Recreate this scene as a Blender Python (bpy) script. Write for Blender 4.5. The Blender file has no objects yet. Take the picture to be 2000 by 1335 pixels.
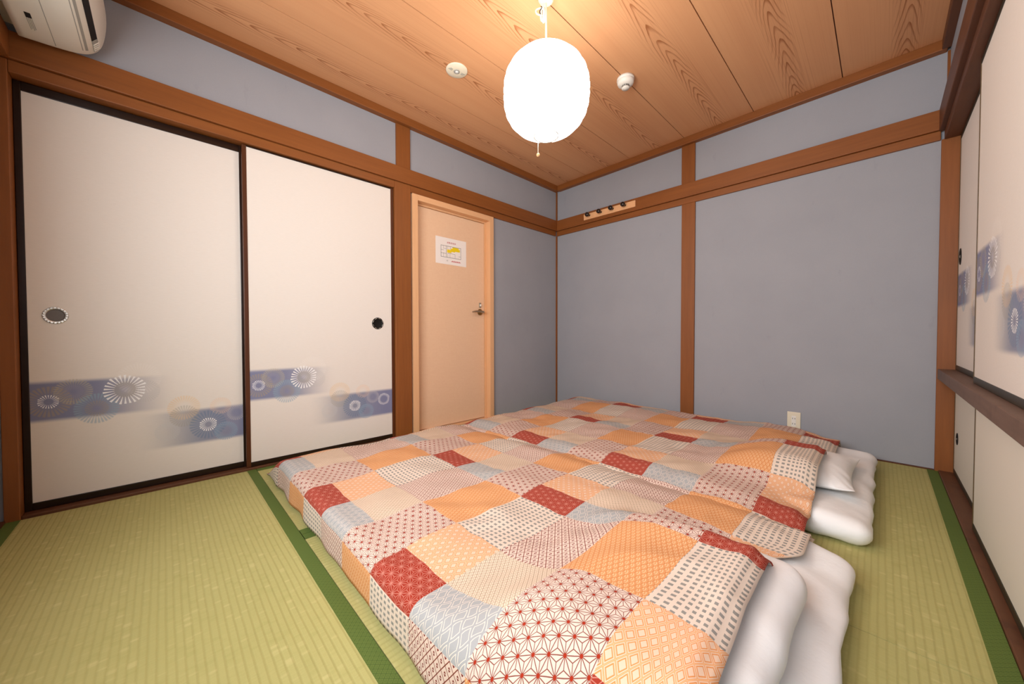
import bpy, bmesh, math, random
from mathutils import Vector, Matrix, noise
random.seed(7)
S = bpy.context.scene
C = S.collection
PI = math.pi

# ------------------------------------------------------------------ camera
cam_d = bpy.data.cameras.new('camera')
cam = bpy.data.objects.new('camera', cam_d)
C.objects.link(cam)
S.camera = cam
cam_d.sensor_fit = 'HORIZONTAL'
cam_d.sensor_width = 36.0
cam_d.lens = 36.0 * 701.3 / 2000.0
cam_d.clip_start = 0.02
_r = Vector((0.69673703, 0.7173245, -0.00175283))
_u = Vector((-0.01331588, 0.01537678, 0.9997931))
_f = Vector((-0.71720304, 0.69656953, -0.02026538))
M = Matrix.Identity(4)
for i in range(3):
    M[i][0] = _r[i]; M[i][1] = _u[i]; M[i][2] = -_f[i]
M[0][3], M[1][3], M[2][3] = 2.38046, -2.96717, 0.73437
cam.matrix_world = M

# ------------------------------------------------------------------ light
LAMP_STRENGTH = 9.0
LAMP_COL = (1.0, 0.95, 0.87)
FILL_WINDOW_STRENGTH = 13.0  # added fill light behind the camera, built as a window
FILL_WINDOW_COL = (0.96, 0.98, 1.0)
W = bpy.data.worlds.new('world')
S.world = W
W.use_nodes = True
W.node_tree.nodes['Background'].inputs[0].default_value = (0.8, 0.9, 1.0, 1)
W.node_tree.nodes['Background'].inputs[1].default_value = 0.3
S.view_settings.view_transform = 'Standard'
S.view_settings.look = 'None'
S.view_settings.gamma = 1.0
S.view_settings.use_curve_mapping = False
S.view_settings.exposure = 0.12
S.cycles.max_bounces = 6
S.cycles.diffuse_bounces = 3
S.cycles.use_light_tree = False

# ------------------------------------------------------------------ shader helpers
def lin(r, g, b):
    f = lambda c: (c / 255.0 / 12.92) if c / 255.0 <= 0.04045 else ((c / 255.0 + 0.055) / 1.055) ** 2.4
    return (f(r), f(g), f(b), 1.0)

class X:
    """a float socket (or number) with operators that add Math nodes"""
    nt = None
    def __init__(s, v): s.v = v
    @staticmethod
    def m(op, a, b=None, c=None):
        n = X.nt.nodes.new('ShaderNodeMath'); n.operation = op
        for i, q in enumerate((a, b, c)):
            if q is None: continue
            q = q.v if isinstance(q, X) else q
            if isinstance(q, (int, float)): n.inputs[i].default_value = q
            else: X.nt.links.new(q, n.inputs[i])
        return X(n.outputs[0])
    def __add__(s, o): return X.m('ADD', s, o)
    __radd__ = __add__
    def __sub__(s, o): return X.m('SUBTRACT', s, o)
    def __rsub__(s, o): return X.m('SUBTRACT', o, s)
    def __mul__(s, o): return X.m('MULTIPLY', s, o)
    __rmul__ = __mul__
    def __truediv__(s, o): return X.m('DIVIDE', s, o)
    def __pow__(s, o): return X.m('POWER', s, o)
    def __lt__(s, o): return X.m('LESS_THAN', s, o)
    def __gt__(s, o): return X.m('GREATER_THAN', s, o)
    def frac(s): return X.m('FRACT', s)
    def floor(s): return X.m('FLOOR', s)
    def abs(s): return X.m('ABSOLUTE', s)
    def sin(s): return X.m('SINE', s)
    def sqrt(s): return X.m('SQRT', s)
    def max(s, o): return X.m('MAXIMUM', s, o)
    def min(s, o): return X.m('MINIMUM', s, o)
    def clamp(s): return X.m('MINIMUM', X.m('MAXIMUM', s, 0.0), 1.0)
    def sel(s, a, b):
        return (s * a) + ((1.0 - s) * b)
    def step(s, a, b):
        """smooth ramp 0 at a, 1 at b"""
        t = ((s - a) / (b - a)).clamp()
        return t * t * (3.0 - 2.0 * t)

def mat(name, rough=0.6, spec=0.3):
    m = bpy.data.materials.new(name); m.use_nodes = True
    nt = m.node_tree; X.nt = nt
    b = nt.nodes['Principled BSDF']
    b.inputs['Roughness'].default_value = rough
    b.inputs['Specular IOR Level'].default_value = spec
    return m, nt, b

def plain(name, col, rough=0.6, spec=0.3, metal=0.0):
    m, nt, b = mat(name, rough, spec)
    b.inputs['Base Color'].default_value = col
    b.inputs['Metallic'].default_value = metal
    return m

def uvx(nt):
    t = nt.nodes.new('ShaderNodeTexCoord')
    s = nt.nodes.new('ShaderNodeSeparateXYZ')
    nt.links.new(t.outputs['UV'], s.inputs[0])
    return X(s.outputs[0]), X(s.outputs[1])

def objx(nt):
    t = nt.nodes.new('ShaderNodeTexCoord')
    s = nt.nodes.new('ShaderNodeSeparateXYZ')
    nt.links.new(t.outputs['Object'], s.inputs[0])
    return X(s.outputs[0]), X(s.outputs[1]), X(s.outputs[2])

def vec(nt, a, b, c=0.0):
    n = nt.nodes.new('ShaderNodeCombineXYZ')
    for i, q in enumerate((a, b, c)):
        q = q.v if isinstance(q, X) else q
        if isinstance(q, (int, float)): n.inputs[i].default_value = q
        else: nt.links.new(q, n.inputs[i])
    return n.outputs[0]

def noi(nt, v, scale, detail=3.0, rough=0.55):
    n = nt.nodes.new('ShaderNodeTexNoise')
    n.inputs['Scale'].default_value = scale
    n.inputs['Detail'].default_value = detail
    n.inputs['Roughness'].default_value = rough
    nt.links.new(v, n.inputs['Vector'])
    return X(n.outputs['Fac'])

def mix(nt, f, a, b):
    n = nt.nodes.new('ShaderNodeMix'); n.data_type = 'RGBA'
    f = f.v if isinstance(f, X) else f
    if isinstance(f, (int, float)): n.inputs[0].default_value = f
    else: nt.links.new(f, n.inputs[0])
    for i, q in ((6, a), (7, b)):
        if isinstance(q, (tuple, list)): n.inputs[i].default_value = q
        else: nt.links.new(q, n.inputs[i])
    return n.outputs[2]

def bump(nt, b, h, strength=0.3, dist=0.002):
    n = nt.nodes.new('ShaderNodeBump')
    n.inputs['Strength'].default_value = strength
    n.inputs['Distance'].default_value = dist
    nt.links.new(h.v, n.inputs['Height'])
    nt.links.new(n.outputs[0], b.inputs['Normal'])

def setcol(nt, b, c): nt.links.new(c, b.inputs['Base Color'])

# ------------------------------------------------------------------ materials
def plaster():
    m, nt, b = mat('grey_blue_plaster', 0.95, 0.1)
    x, y, z = objx(nt)
    v = vec(nt, x, y, z)
    n1 = noi(nt, v, 3.0, 4.0); n2 = noi(nt, v, 160.0, 2.0)
    c = mix(nt, (n1 * 0.7 + n2 * 0.3 - 0.1).clamp(), lin(156, 158, 165), lin(172, 173, 179))
    n3 = noi(nt, vec(nt, x * 5.0, y * 5.0, z * 2.0), 3.0, 5.0, 0.7)
    c = mix(nt, n3.step(0.62, 0.72) * 0.10, c, lin(120, 124, 136))
    setcol(nt, b, c)
    bump(nt, b, n2, 0.04, 0.001)
    return m

def wood(name, axis, dark, light, rough=0.45, worn=0.0):
    m, nt, b = mat(name, rough, 0.35)
    x, y, z = objx(nt)
    k = [1.0, 1.0, 1.0]; k['xyz'.index(axis)] = 0.06
    v = vec(nt, x * k[0], y * k[1], z * k[2])
    n1 = noi(nt, v, 70.0, 4.0, 0.6); n2 = noi(nt, v, 12.0, 3.0)
    c = mix(nt, (n1 * 0.7 + n2 * 0.6 - 0.15).clamp(), dark, light)
    if worn:
        n3 = noi(nt, vec(nt, x, y, z), 9.0, 4.0, 0.65)
        c = mix(nt, n3.step(0.5, 0.75) * worn, c, lin(60, 32, 20))
    setcol(nt, b, c)
    bump(nt, b, n1, 0.04, 0.001)
    return m

MP = plaster()
WO_D, WO_L = lin(118, 67, 30), lin(158, 95, 45)
WX = wood('stained_wood_x', 'x', WO_D, WO_L)
WY = wood('stained_wood_y', 'y', WO_D, WO_L)
WZ = wood('stained_wood_z', 'z', WO_D, WO_L)
SILL_Y = wood('worn_sill_wood_y', 'y', lin(82, 48, 28), lin(112, 72, 46), 0.5, 0.5)
BEAM_Y = wood('dark_beam_wood', 'y', lin(82, 48, 30), lin(112, 68, 42), 0.5, 0.2)  # darker brown than the beams on the other walls
RAIL_Y = wood('grey_brown_rail_wood', 'y', lin(88, 66, 54), lin(128, 100, 84), 0.55, 0.3)
DKX = wood('dark_brown_wood_y', 'y', lin(78, 42, 22), lin(104, 62, 34), 0.5)
FRM = wood('fusuma_frame_brown', 'z', lin(64, 32, 16), lin(102, 56, 28), 0.35)
FRMY = wood('fusuma_frame_black', 'y', lin(26, 13, 8), lin(44, 24, 14), 0.3)
FRMG = wood('closet_frame_brown', 'z', lin(78, 62, 40), lin(104, 84, 56), 0.4)
FRMGY = wood('closet_rail_brown', 'y', lin(40, 34, 24), lin(62, 54, 38), 0.4)
PALE_Z = wood('pale_casing_wood', 'z', lin(222, 168, 120), lin(240, 192, 146), 0.5)
PALE_Y = wood('pale_casing_wood_y', 'y', lin(222, 168, 120), lin(240, 192, 146), 0.5)
PALE_X = wood('pale_hook_board_wood', 'x', lin(236, 172, 118), lin(250, 200, 150), 0.5)
WHITE_PL = plain('white_plastic', lin(240, 236, 228), 0.35, 0.4)
CREAM_PL = plain('cream_plastic', lin(236, 226, 202), 0.3, 0.45)
AC_PL = plain('yellowed_cream_plastic', lin(240, 236, 224), 0.28, 0.45)
GREY_PL = plain('grey_plastic', lin(160, 158, 150), 0.4)
BLACK = plain('black_gap', lin(14, 13, 12), 0.6)
BLACK_KNOB = plain('black_lacquer', lin(36, 26, 22), 0.18, 0.6)
METAL = plain('brushed_nickel', lin(190, 182, 165), 0.28, 0.5, 1.0)
SILVER = plain('chased_silver_metal', lin(205, 200, 192), 0.35, 0.5, 1.0)
PULLGREY = plain('dark_pewter', lin(112, 106, 102), 0.55, 0.3, 0.3)
PULLBLK = plain('black_metal', lin(24, 24, 22), 0.4, 0.4, 0.4)
BRASS = plain('aged_brass', lin(140, 122, 80), 0.35, 0.5, 1.0)
CORD = plain('white_cord', lin(245, 240, 225), 0.5)
PAPER = plain('white_paper', lin(246, 238, 232), 0.8, 0.1)
INK = plain('grey_ink', lin(92, 90, 84), 0.8, 0.05)
REDINK = plain('red_ink', lin(196, 60, 70), 0.8, 0.05)
YELLOW = plain('yellow_marker', lin(240, 212, 40), 0.8, 0.05)
BEAD = plain('wood_bead', lin(228, 180, 128), 0.45)

def door_skin():
    m, nt, b = mat('peach_door_sheet', 0.6, 0.2)
    x, y, z = objx(nt)
    n1 = noi(nt, vec(nt, x, y, z), 90.0, 3.0); n2 = noi(nt, vec(nt, x, y * 0.3, z * 3.0), 40.0, 2.0)
    setcol(nt, b, mix(nt, n1 * 0.6 + n2 * 0.4, lin(232, 190, 154), lin(243, 208, 174)))
    bump(nt, b, n1, 0.1, 0.001)
    return m
DOOR = door_skin()

def sheet(name, white=True):
    m, nt, b = mat(name, 0.85, 0.15)
    x, y, z = objx(nt)
    v = vec(nt, x, y, z)
    n1 = noi(nt, v, 2.2, 4.0); n2 = noi(nt, v, 260.0, 2.0); n3 = noi(nt, v, 7.0, 5.0, 0.65)
    c = mix(nt, n1, lin(246, 246, 246), lin(252, 251, 250))
    setcol(nt, b, c)
    bump(nt, b, n3 * 0.85 + n2 * 0.04, 0.35, 0.012)
    return m
SHEET = sheet('white_cotton_sheet')

def tatami(along):
    m, nt, b = mat('tatami_rush_' + along, 0.75, 0.2)
    x, y, z = objx(nt)
    a, c_ = (x, y) if along == 'x' else (y, x)      # a runs along the ridges, c_ across them
    wob = noi(nt, vec(nt, a, c_), 6.0, 2.0)
    q = (c_ / 0.0158 + wob * 0.25)
    f = q.frac()
    groove = 1.0 - ((f - 0.5).abs() * 2.0).step(0.45, 1.0)
    row = q.floor()
    rush = noi(nt, vec(nt, a * 420.0, row * 3.7 + f * 0.5), 1.0, 2.0)
    blot = noi(nt, vec(nt, a, c_), 1.6, 4.0)
    fleck = noi(nt, vec(nt, a * 42.0, row * 1.9), 1.0, 1.0)
    c = mix(nt, (rush * 0.55 + blot * 0.6 - 0.1).clamp(), lin(168, 163, 98), lin(196, 190, 130))
    c = mix(nt, fleck.step(0.60, 0.74) * 0.28, c, lin(220, 210, 150))
    c = mix(nt, fleck.step(0.42, 0.30) * 0.22, c, lin(158, 156, 92))
    c = mix(nt, (1.0 - groove) * 0.26, c, lin(150, 140, 80))
    setcol(nt, b, c)
    bump(nt, b, groove * 0.7 + rush * 0.3, 0.5, 0.002)
    return m
TX, TY = tatami('x'), tatami('y')

def heri():
    m, nt, b = mat('green_heri_cloth', 0.75, 0.2)
    x, y, z = objx(nt)
    p = (x + y) / 0.0150; q = (x - y) / 0.0150
    fp, fq = (p.frac() - 0.5).abs(), (q.frac() - 0.5).abs()
    d = fp.max(fq)
    line = (d > 0.40) + ((d < 0.24) * (d > 0.12))
    w = noi(nt, vec(nt, x, y), 500.0, 1.0)
    c = mix(nt, line.clamp() * 0.75, lin(106, 124, 60), lin(66, 88, 38))
    c = mix(nt, w * 0.3, c, lin(84, 102, 48))
    setcol(nt, b, c)
    return m
HERI = heri()

def ceiling_board():
    m, nt, b = mat('printed_cedar_ceiling', 0.55, 0.25)
    u, v = uvx(nt)                                  # u across the board (-.227 .. .227), v along it
    seed = (v / 20.0).floor()
    wob = noi(nt, vec(nt, u * 5.0, v * 0.8), 1.0, 2.0, 0.5) - 0.5
    wob2 = noi(nt, vec(nt, u * 45.0, v * 7.0), 1.0, 1.0) - 0.5
    wig = noi(nt, vec(nt, v * 0.9, 4.5), 1.0, 2.0) - 0.5
    uc = u - 0.03 + wig * 0.10
    # nested arches of the flat-sawn heart, straight grain at both sides
    prof = (uc * uc + 0.00018).sqrt() * 4.2
    t = (prof * 1.9 + v * 1.0 + wob * 0.7 + wob2 * 0.05) * 9.0
    f = t.frac()
    lines = f.step(0.55, 0.93) * (1.0 - f.step(0.95, 1.0))
    heart = 1.0 - uc.abs().step(0.030, 0.060)
    breakup = noi(nt, vec(nt, u * 30.0, v * 6.0), 1.0, 2.0).step(0.35, 0.6)
    side = noi(nt, vec(nt, u * 260.0, v * 0.9), 1.0, 3.0, 0.6)
    tone = noi(nt, vec(nt, u * 9.0, v * 0.35), 1.0, 3.0)
    c = mix(nt, (tone * 1.1 - 0.05).clamp(), lin(208, 148, 104), lin(224, 168, 122))
    mid = 1.0 - uc.abs().step(0.05, 0.13)
    c = mix(nt, side.step(0.48, 0.72) * (mid * 0.35 + 0.12), c, lin(170, 108, 64))
    apex = 1.0 - uc.abs().step(0.008, 0.040)
    c = mix(nt, lines * heart * (0.25 + breakup * 0.35 + apex * 0.3), c, lin(150, 86, 44))
    setcol(nt, b, c)
    return m
BOARD = ceiling_board()

def fusuma_paper():
    m, nt, b = mat('printed_fusuma_paper', 0.75, 0.15)
    w, z = uvx(nt)
    uv = vec(nt, w, z)
    n = noi(nt, vec(nt, w * 40.0, z * 320.0), 1.0, 2.0)
    c = mix(nt, n, lin(233, 226, 217), lin(240, 233, 225))
    def band(z0, z1, ramp):
        e = z.step(z0 - 0.012, z0 + 0.010) * (1.0 - z.step(z1 - 0.012, z1 + 0.010))
        return e * ramp
    b1 = band(0.378, 0.540, 1.0 - w.step(0.18, 0.46))
    b2 = band(0.187, 0.356, w.step(0.30, 0.56))
    tint = mix(nt, (w * 1.6).clamp(), lin(126, 132, 167), lin(140, 146, 170))
    tint2 = mix(nt, ((w - 0.35) * 2.4).clamp(), lin(162, 166, 174), lin(124, 130, 166))
    c = mix(nt, b1 * 0.95, c, tint)
    c = mix(nt, b2 * 0.95, c, tint2)
    def flower(cx, cz, r0, r1, npet, col, a, sharp=True, ph=0.0, gap=0.27):
        nonlocal c
        dx, dz = w - cx, z - cz
        r = (dx * dx + dz * dz).sqrt()
        th = X.m('ARCTAN2', dz, dx) * (npet / (2 * PI)) + ph
        k = th.floor()
        jit = ((k * 12.9898).sin() * 43.7).frac()
        pet = ((th.frac() - 0.5).abs())
        wid = ((r - r0) / (r1 - r0)).clamp()
        if sharp:
            mask = (pet < (0.10 + wid * (gap - 0.10))) * (r > r0* 0.92) * (r < (r1 * (0.90 + jit * 0.10)))
        else:
            mask = (1.0 - pet.step(0.12, 0.5)) * r.step(r0 * 0.6, r0 * 0.4 + r1 * 0.6) * (1.0 - r.step(r1 * 0.92, r1 * 1.02))
        c = mix(nt, mask * (a if sharp else a * 0.78), c, col)
    tan, teal, gr = lin(196, 186, 160), lin(150, 178, 196), lin(200, 198, 196)
    flower(0.48, 0.372, 0.020, 0.062, 34, lin(240, 204, 150), 0.55, False)
    flower(0.62, 0.362, 0.015, 0.045, 30, lin(244, 208, 176), 0.5, False)
    flower(0.330, 0.530, 0.030, 0.075, 40, lin(250, 246, 240), 0.25, False)
    flower(0.345, 0.470, 0.020, 0.055, 36, gr, 0.5, False)
    flower(0.070, 0.456, 0.030, 0.066, 30, lin(176, 160, 132), 0.7, False)
    flower(0.070, 0.456, 0.014, 0.030, 22, lin(250, 250, 252), 0.95)
    flower(0.136, 0.492, 0.030, 0.056, 34, tan, 0.65, False)
    flower(0.136, 0.492, 0.006, 0.028, 26, lin(160, 158, 176), 0.7, False)
    flower(0.200, 0.410, 0.034, 0.068, 36, teal, 0.75, False)
    flower(0.200, 0.410, 0.006, 0.036, 22, lin(168, 158, 142), 0.7, False)
    flower(0.285, 0.484, 0.004, 0.040, 30, lin(172, 166, 156), 0.85, False)
    flower(0.285, 0.484, 0.036, 0.070, 26, lin(252, 252, 252), 0.97)
    flower(0.420, 0.262, 0.018, 0.046, 30, lin(206, 208, 208), 0.55, False)
    flower(0.480, 0.330, 0.010, 0.055, 30, lin(168, 164, 150), 0.5, False)
    flower(0.570, 0.272, 0.020, 0.074, 30, lin(104, 132, 164), 0.65, False)
    flower(0.570, 0.272, 0.014, 0.036, 22, lin(252, 252, 252), 0.97)
    flower(0.640, 0.226, 0.020, 0.050, 32, lin(146, 172, 196), 0.8, False)
    flower(0.685, 0.316, 0.022, 0.042, 28, lin(196, 190, 196), 0.7, False)
    flower(0.758, 0.292, 0.026, 0.041, 28, lin(250, 250, 252), 0.95)
    setcol(nt, b, c)
    return m
FUS = fusuma_paper()
FUSPLAIN = plain('plain_fusuma_paper', lin(228, 221, 208), 0.8, 0.15)

def patchwork():
    m, nt, b = mat('patchwork_duvet_print', 0.9, 0.1)
    u, v = uvx(nt)
    CREAM = lin(244, 218, 202)
    su = (u / 0.621).frac() * 3.0
    tv = (v / 0.585).frac()
    isc = su < 1.0                                  # strips: red-orange-check / grey-beige-lattice / star-scale
    isa = (su > 1.0) * (su < 2.0)
    isb = su > 2.0
    lo = tv < 0.2
    mi = (tv > 0.2) * (tv < 0.5)
    hi = tv > 0.5
    # --- hemp-leaf stars
    def asanoha(sp, lw, dot):
        h = sp * 0.8660254
        q1 = u / h
        q2 = (v * 0.8660254 - u * 0.5) / h
        q3 = (q1 + q2) * -1.0
        f1, f2, f3 = q1.frac(), q2.frac(), q3.frac()
        up = (f1 + f2 + f3) < 1.5
        a1, a2, a3 = [up.sel(f, 1.0 - f) for f in (f1, f2, f3)]
        mx = a1.max(a2).max(a3); mn = a1.min(a2).min(a3)
        md = 1.0 - mx - mn
        ln = ((mn < lw) + ((md - mn) < lw * 1.6)).clamp()
        return ln, mx > (1.0 - dot)
    ln, dt = asanoha(0.0275, 0.030, 0.115)
    star = mix(nt, ln * 0.9, CREAM, lin(134, 54, 38))
    star = mix(nt, dt, star, lin(176, 54, 32))
    red = mix(nt, ln * 0.65, lin(172, 62, 46), lin(226, 158, 140))
    # --- rhombus grids
    def rh(a, c_):
        p = (u / a + v / c_).frac(); q = (u / a - v / c_).frac()
        return ((p - 0.5).abs()).max((q - 0.5).abs()), (p - 0.5), (q - 0.5)
    d, p, q = rh(0.0260, 0.0330)
    lat = mix(nt, (d > 0.455), CREAM, lin(132, 56, 40))
    lat = mix(nt, (d < 0.17) * ((p - q).abs() > 0.05), lat, lin(132, 42, 34))
    d, p, q = rh(0.0130, 0.0170)
    beige = mix(nt, (d > 0.42) + (d < 0.12), lin(250, 224, 200), lin(186, 160, 134))
    d, p, q = rh(0.0250, 0.0330)
    hexa = mix(nt, (d > 0.27) * (d < 0.36) + (d > 0.44), lin(248, 212, 184), lin(240, 158, 94))
    hexa = mix(nt, (d > 0.475), hexa, lin(252, 200, 150))
    uu = u + (v / 0.043 * 2 * PI).sin() * 0.0022
    p = (uu / 0.0290 + v / 0.0430).frac(); q = (uu / 0.0290 - v / 0.0430).frac()
    d = ((p - 0.5).abs()).max((q - 0.5).abs())
    grey = mix(nt, (d > 0.35) * (d < 0.41), lin(182, 182, 182), lin(246, 230, 214))
    # --- checks
    fu, fv = (u / 0.0195).frac() - 0.5, (v / 0.0168).frac() - 0.5
    chk = mix(nt, (fu.abs() < 0.27) * (fv.abs() < 0.24), lin(244, 224, 206), lin(160, 155, 148))
    # --- wave scales
    R = 0.0135
    xx, yy = v / R, u / R
    k0 = (yy * 2.0).floor()
    def cand(off):
        k = k0 + off
        par = (k * 0.5).frac() * 2.0
        dx = (((xx + par) * 0.5).frac() - 0.5) * 2.0
        dy = yy - k * 0.5
        return (dx * dx + dy * dy).sqrt()
    r1, r2, r3 = cand(-1.0), cand(0.0), cand(1.0)
    rr = (r1 < 1.0).sel(r1, (r2 < 1.0).sel(r2, r3))
    ring = ((rr * 3.0).frac() > 0.62) * (rr < 1.05)
    wave = mix(nt, ring, lin(238, 166, 108), lin(252, 212, 168))
    wave = mix(nt, (rr > 0.90) * (rr < 1.0), wave, lin(226, 138, 76))
    col = CREAM
    for mask, pc in ((isc * lo, red), (isc * mi, hexa), (isc * hi, chk), (isa * lo, grey), (isa * mi, beige),
                     (isa * hi, lat), (isb * (tv < 0.5), star), (isb * hi, wave)):
        col = mix(nt, mask, col, pc)
    x, y, z = objx(nt)
    n = noi(nt, vec(nt, x, y, z), 9.0, 3.0)
    w = noi(nt, vec(nt, x, y, z), 500.0, 1.0)
    col = mix(nt, 0.15, col, (0.0, 0.0, 0.0, 1.0))
    setcol(nt, b, col)
    bump(nt, b, n + w * 0.05, 0.25, 0.015)
    return m
PATCH = patchwork()

def lining():
    m, nt, b = mat('duvet_back_print', 0.9, 0.1)
    u, v = uvx(nt)
    p = (u / 0.03 + v / 0.04).frac(); q = (u / 0.03 - v / 0.04).frac()
    d = ((p - 0.5).abs()).max((q - 0.5).abs())
    c = mix(nt, (d > 0.38) + (d < 0.10), lin(240, 218, 200), lin(112, 44, 34))
    n = noi(nt, vec(nt, u, v), 6.0, 2.0)
    setcol(nt, b, mix(nt, n.step(0.45, 0.55) * 0.8, c, lin(200, 190, 182)))
    return m
LINING = lining()

def emission(name, col, strength):
    m = bpy.data.materials.new(name); m.use_nodes = True
    nt = m.node_tree; nt.nodes.clear()
    o = nt.nodes.new('ShaderNodeOutputMaterial'); e = nt.nodes.new('ShaderNodeEmission')
    e.inputs[0].default_value = (*col, 1); e.inputs[1].default_value = strength
    nt.links.new(e.outputs[0], o.inputs[0])
    return m
SHADE = emission('glowing_paper_shade', LAMP_COL, LAMP_STRENGTH)
FILL_PANE = emission('added_fill_glow', FILL_WINDOW_COL, FILL_WINDOW_STRENGTH)

# ------------------------------------------------------------------ mesh helpers
def link(name, me, parent=None):
    o = bpy.data.objects.new(name, me); C.objects.link(o)
    if parent is not None:
        o.parent = parent
        o.matrix_parent_inverse = parent_world(parent).inverted()
    return o

def parent_world(p):
    m = Matrix.Translation(p.location)
    if p.parent is not None:
        m = parent_world(p.parent) @ p.matrix_parent_inverse @ m
    return m

def tag(o, label, cat=None, group=None, kind=None):
    if label: o['label'] = label
    if cat: o['category'] = cat
    if group: o['group'] = group
    if kind: o['kind'] = kind
    return o

def thing(name, loc, label, cat, group=None, kind=None):
    o = bpy.data.objects.new(name, None); C.objects.link(o)
    o.location = loc; o.empty_display_size = 0.05
    return tag(o, label, cat, group, kind)

def finish(bm, name, m, parent=None, smooth=False):
    me = bpy.data.meshes.new(name)
    bmesh.ops.recalc_face_normals(bm, faces=bm.faces)
    bm.to_mesh(me); bm.free()
    for q in (m if isinstance(m, (list, tuple)) else [m]): me.materials.append(q)
    if smooth:
        for p in me.polygons: p.use_smooth = True
    return link(name, me, parent)

def addbox(bm, x0, x1, y0, y1, z0, z1, bev=0.0):
    vs = [bm.verts.new((x, y, z)) for x in (x0, x1) for y in (y0, y1) for z in (z0, z1)]
    fs = []
    for idx in ((0, 1, 3, 2), (4, 6, 7, 5), (0, 4, 5, 1), (2, 3, 7, 6), (0, 2, 6, 4), (1, 5, 7, 3)):
        fs.append(bm.faces.new([vs[i] for i in idx]))
    if bev > 0:
        es = list({e for f in fs for e in f.edges})
        bmesh.ops.bevel(bm, geom=es, offset=bev, segments=2, affect='EDGES', profile=0.5)

def box(name, x0, x1, y0, y1, z0, z1, m, parent=None, bev=0.0):
    bm = bmesh.new()
    addbox(bm, min(x0, x1), max(x0, x1), min(y0, y1), max(y0, y1), min(z0, z1), max(z0, z1), bev)
    return finish(bm, name, m, parent)

def lathe(name, prof, center, axis, m, parent=None, seg=32, sx=1.0, sy=1.0, smooth=True):
    """prof: list of (radius, height along axis) ; axis 'x','-x','y','-y','z','-z'"""
    bm = bmesh.new()
    def pt(r, h, a):
        cu, cv = r * math.cos(a) * sx, r * math.sin(a) * sy
        s = -1 if axis[0] == '-' else 1
        ax = axis[-1]
        if ax == 'z': p = (cu, cv, s * h)
        elif ax == 'x': p = (s * h, cu, cv)
        else: p = (cu, s * h, cv)
        return Vector(p) + Vector(center)
    rings = []
    for r, h in prof:
        if r < 1e-6: rings.append([bm.verts.new(pt(0, h, 0))])
        else: rings.append([bm.verts.new(pt(r, h, 2 * PI * i / seg)) for i in range(seg)])
    for a, b_ in zip(rings[:-1], rings[1:]):
        for i in range(seg):
            j = (i + 1) % seg
            if len(a) == 1 and len(b_) == 1: continue
            if len(a) == 1: bm.faces.new((a[0], b_[i], b_[j]))
            elif len(b_) == 1: bm.faces.new((a[i], b_[0], a[j]))
            else: bm.faces.new((a[i], b_[i], b_[j], a[j]))
    return finish(bm, name, m, parent, smooth)

def tube(name, pts, r, m, parent=None, seg=8):
    bm = bmesh.new()
    pts = [Vector(p) for p in pts]
    rings = []
    up = Vector((0.3, 0.5, 0.8)).normalized()
    for i, p in enumerate(pts):
        t = (pts[min(i + 1, len(pts) - 1)] - pts[max(i - 1, 0)]).normalized()
        a = t.cross(up)
        if a.length < 1e-3: a = t.cross(Vector((1, 0, 0)))
        a.normalize(); b_ = t.cross(a).normalized(); up = b_.cross(t) if False else up
        rr = r[i] if isinstance(r, (list, tuple)) else r
        rings.append([bm.verts.new(p + (a * math.cos(2 * PI * k / seg) + b_ * math.sin(2 * PI * k / seg)) * rr) for k in range(seg)])
    for a, b_ in zip(rings[:-1], rings[1:]):
        for k in range(seg):
            j = (k + 1) % seg
            bm.faces.new((a[k], b_[k], b_[j], a[j]))
    bm.faces.new(rings[0]); bm.faces.new(list(reversed(rings[-1])))
    return finish(bm, name, m, parent, True)

def catmull(pts, n=8):
    pts = [Vector(p) for p in pts]
    out = []
    P = [pts[0]] + pts + [pts[-1]]
    for i in range(1, len(P) - 2):
        for k in range(n):
            t = k / n
            a, b_, c, d = P[i - 1], P[i], P[i + 1], P[i + 2]
            out.append(0.5 * ((2 * b_) + (c - a) * t + (2 * a - 5 * b_ + 4 * c - d) * t * t + (3 * b_ - a - 3 * c + d) * t ** 3))
    out.append(pts[-1])
    return out

# ------------------------------------------------------------------ room dimensions
RX, NY, ZC = 2.60, -3.425, 2.268       # right wall, near wall, ceiling
KZ, N0, N1, T0 = 1.76, 1.809, 1.914, 2.2145   # lintel underside, nageshi, cornice underside

# ------------------------------------------------------------------ floor of six mats
floor = box('floor', -0.12, RX + 0.12, NY - 0.12, 0.12, -0.10, -0.03, SILL_Y)
tag(floor, 'tatami mat floor of woven rush with green cloth borders', 'floor', kind='structure')
def mat_piece(x0, x1, y0, y1, along):
    g = 0.0012; hw = 0.039
    x0 += g; x1 -= g; y0 += g; y1 -= g
    o = box('tatami_mat', x0, x1, y0, y1, -0.03, 0.0, TX if along == 'x' else TY, floor)
    if along == 'x':
        for a, b_ in ((y0, y0 + hw), (y1 - hw, y1)):
            box('cloth_border', x0, x1, a, b_, -0.025, 0.0016, HERI, o)
    else:
        for a, b_ in ((x0, x0 + hw), (x1 - hw, x1)):
            box('cloth_border', a, b_, y0, y1, -0.025, 0.0016, HERI, o)
mat_piece(0.0, 1.80, NY, -2.613, 'x')
mat_piece(0.0, 0.905, -2.613, -0.87, 'y')
mat_piece(0.905, 1.80, -2.613, -0.87, 'y')
mat_piece(0.0, 1.80, -0.87, 0.0, 'x')
mat_piece(1.80, RX, -1.735, 0.0, 'y')
mat_piece(1.80, RX, NY, -1.735, 'y')

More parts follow.
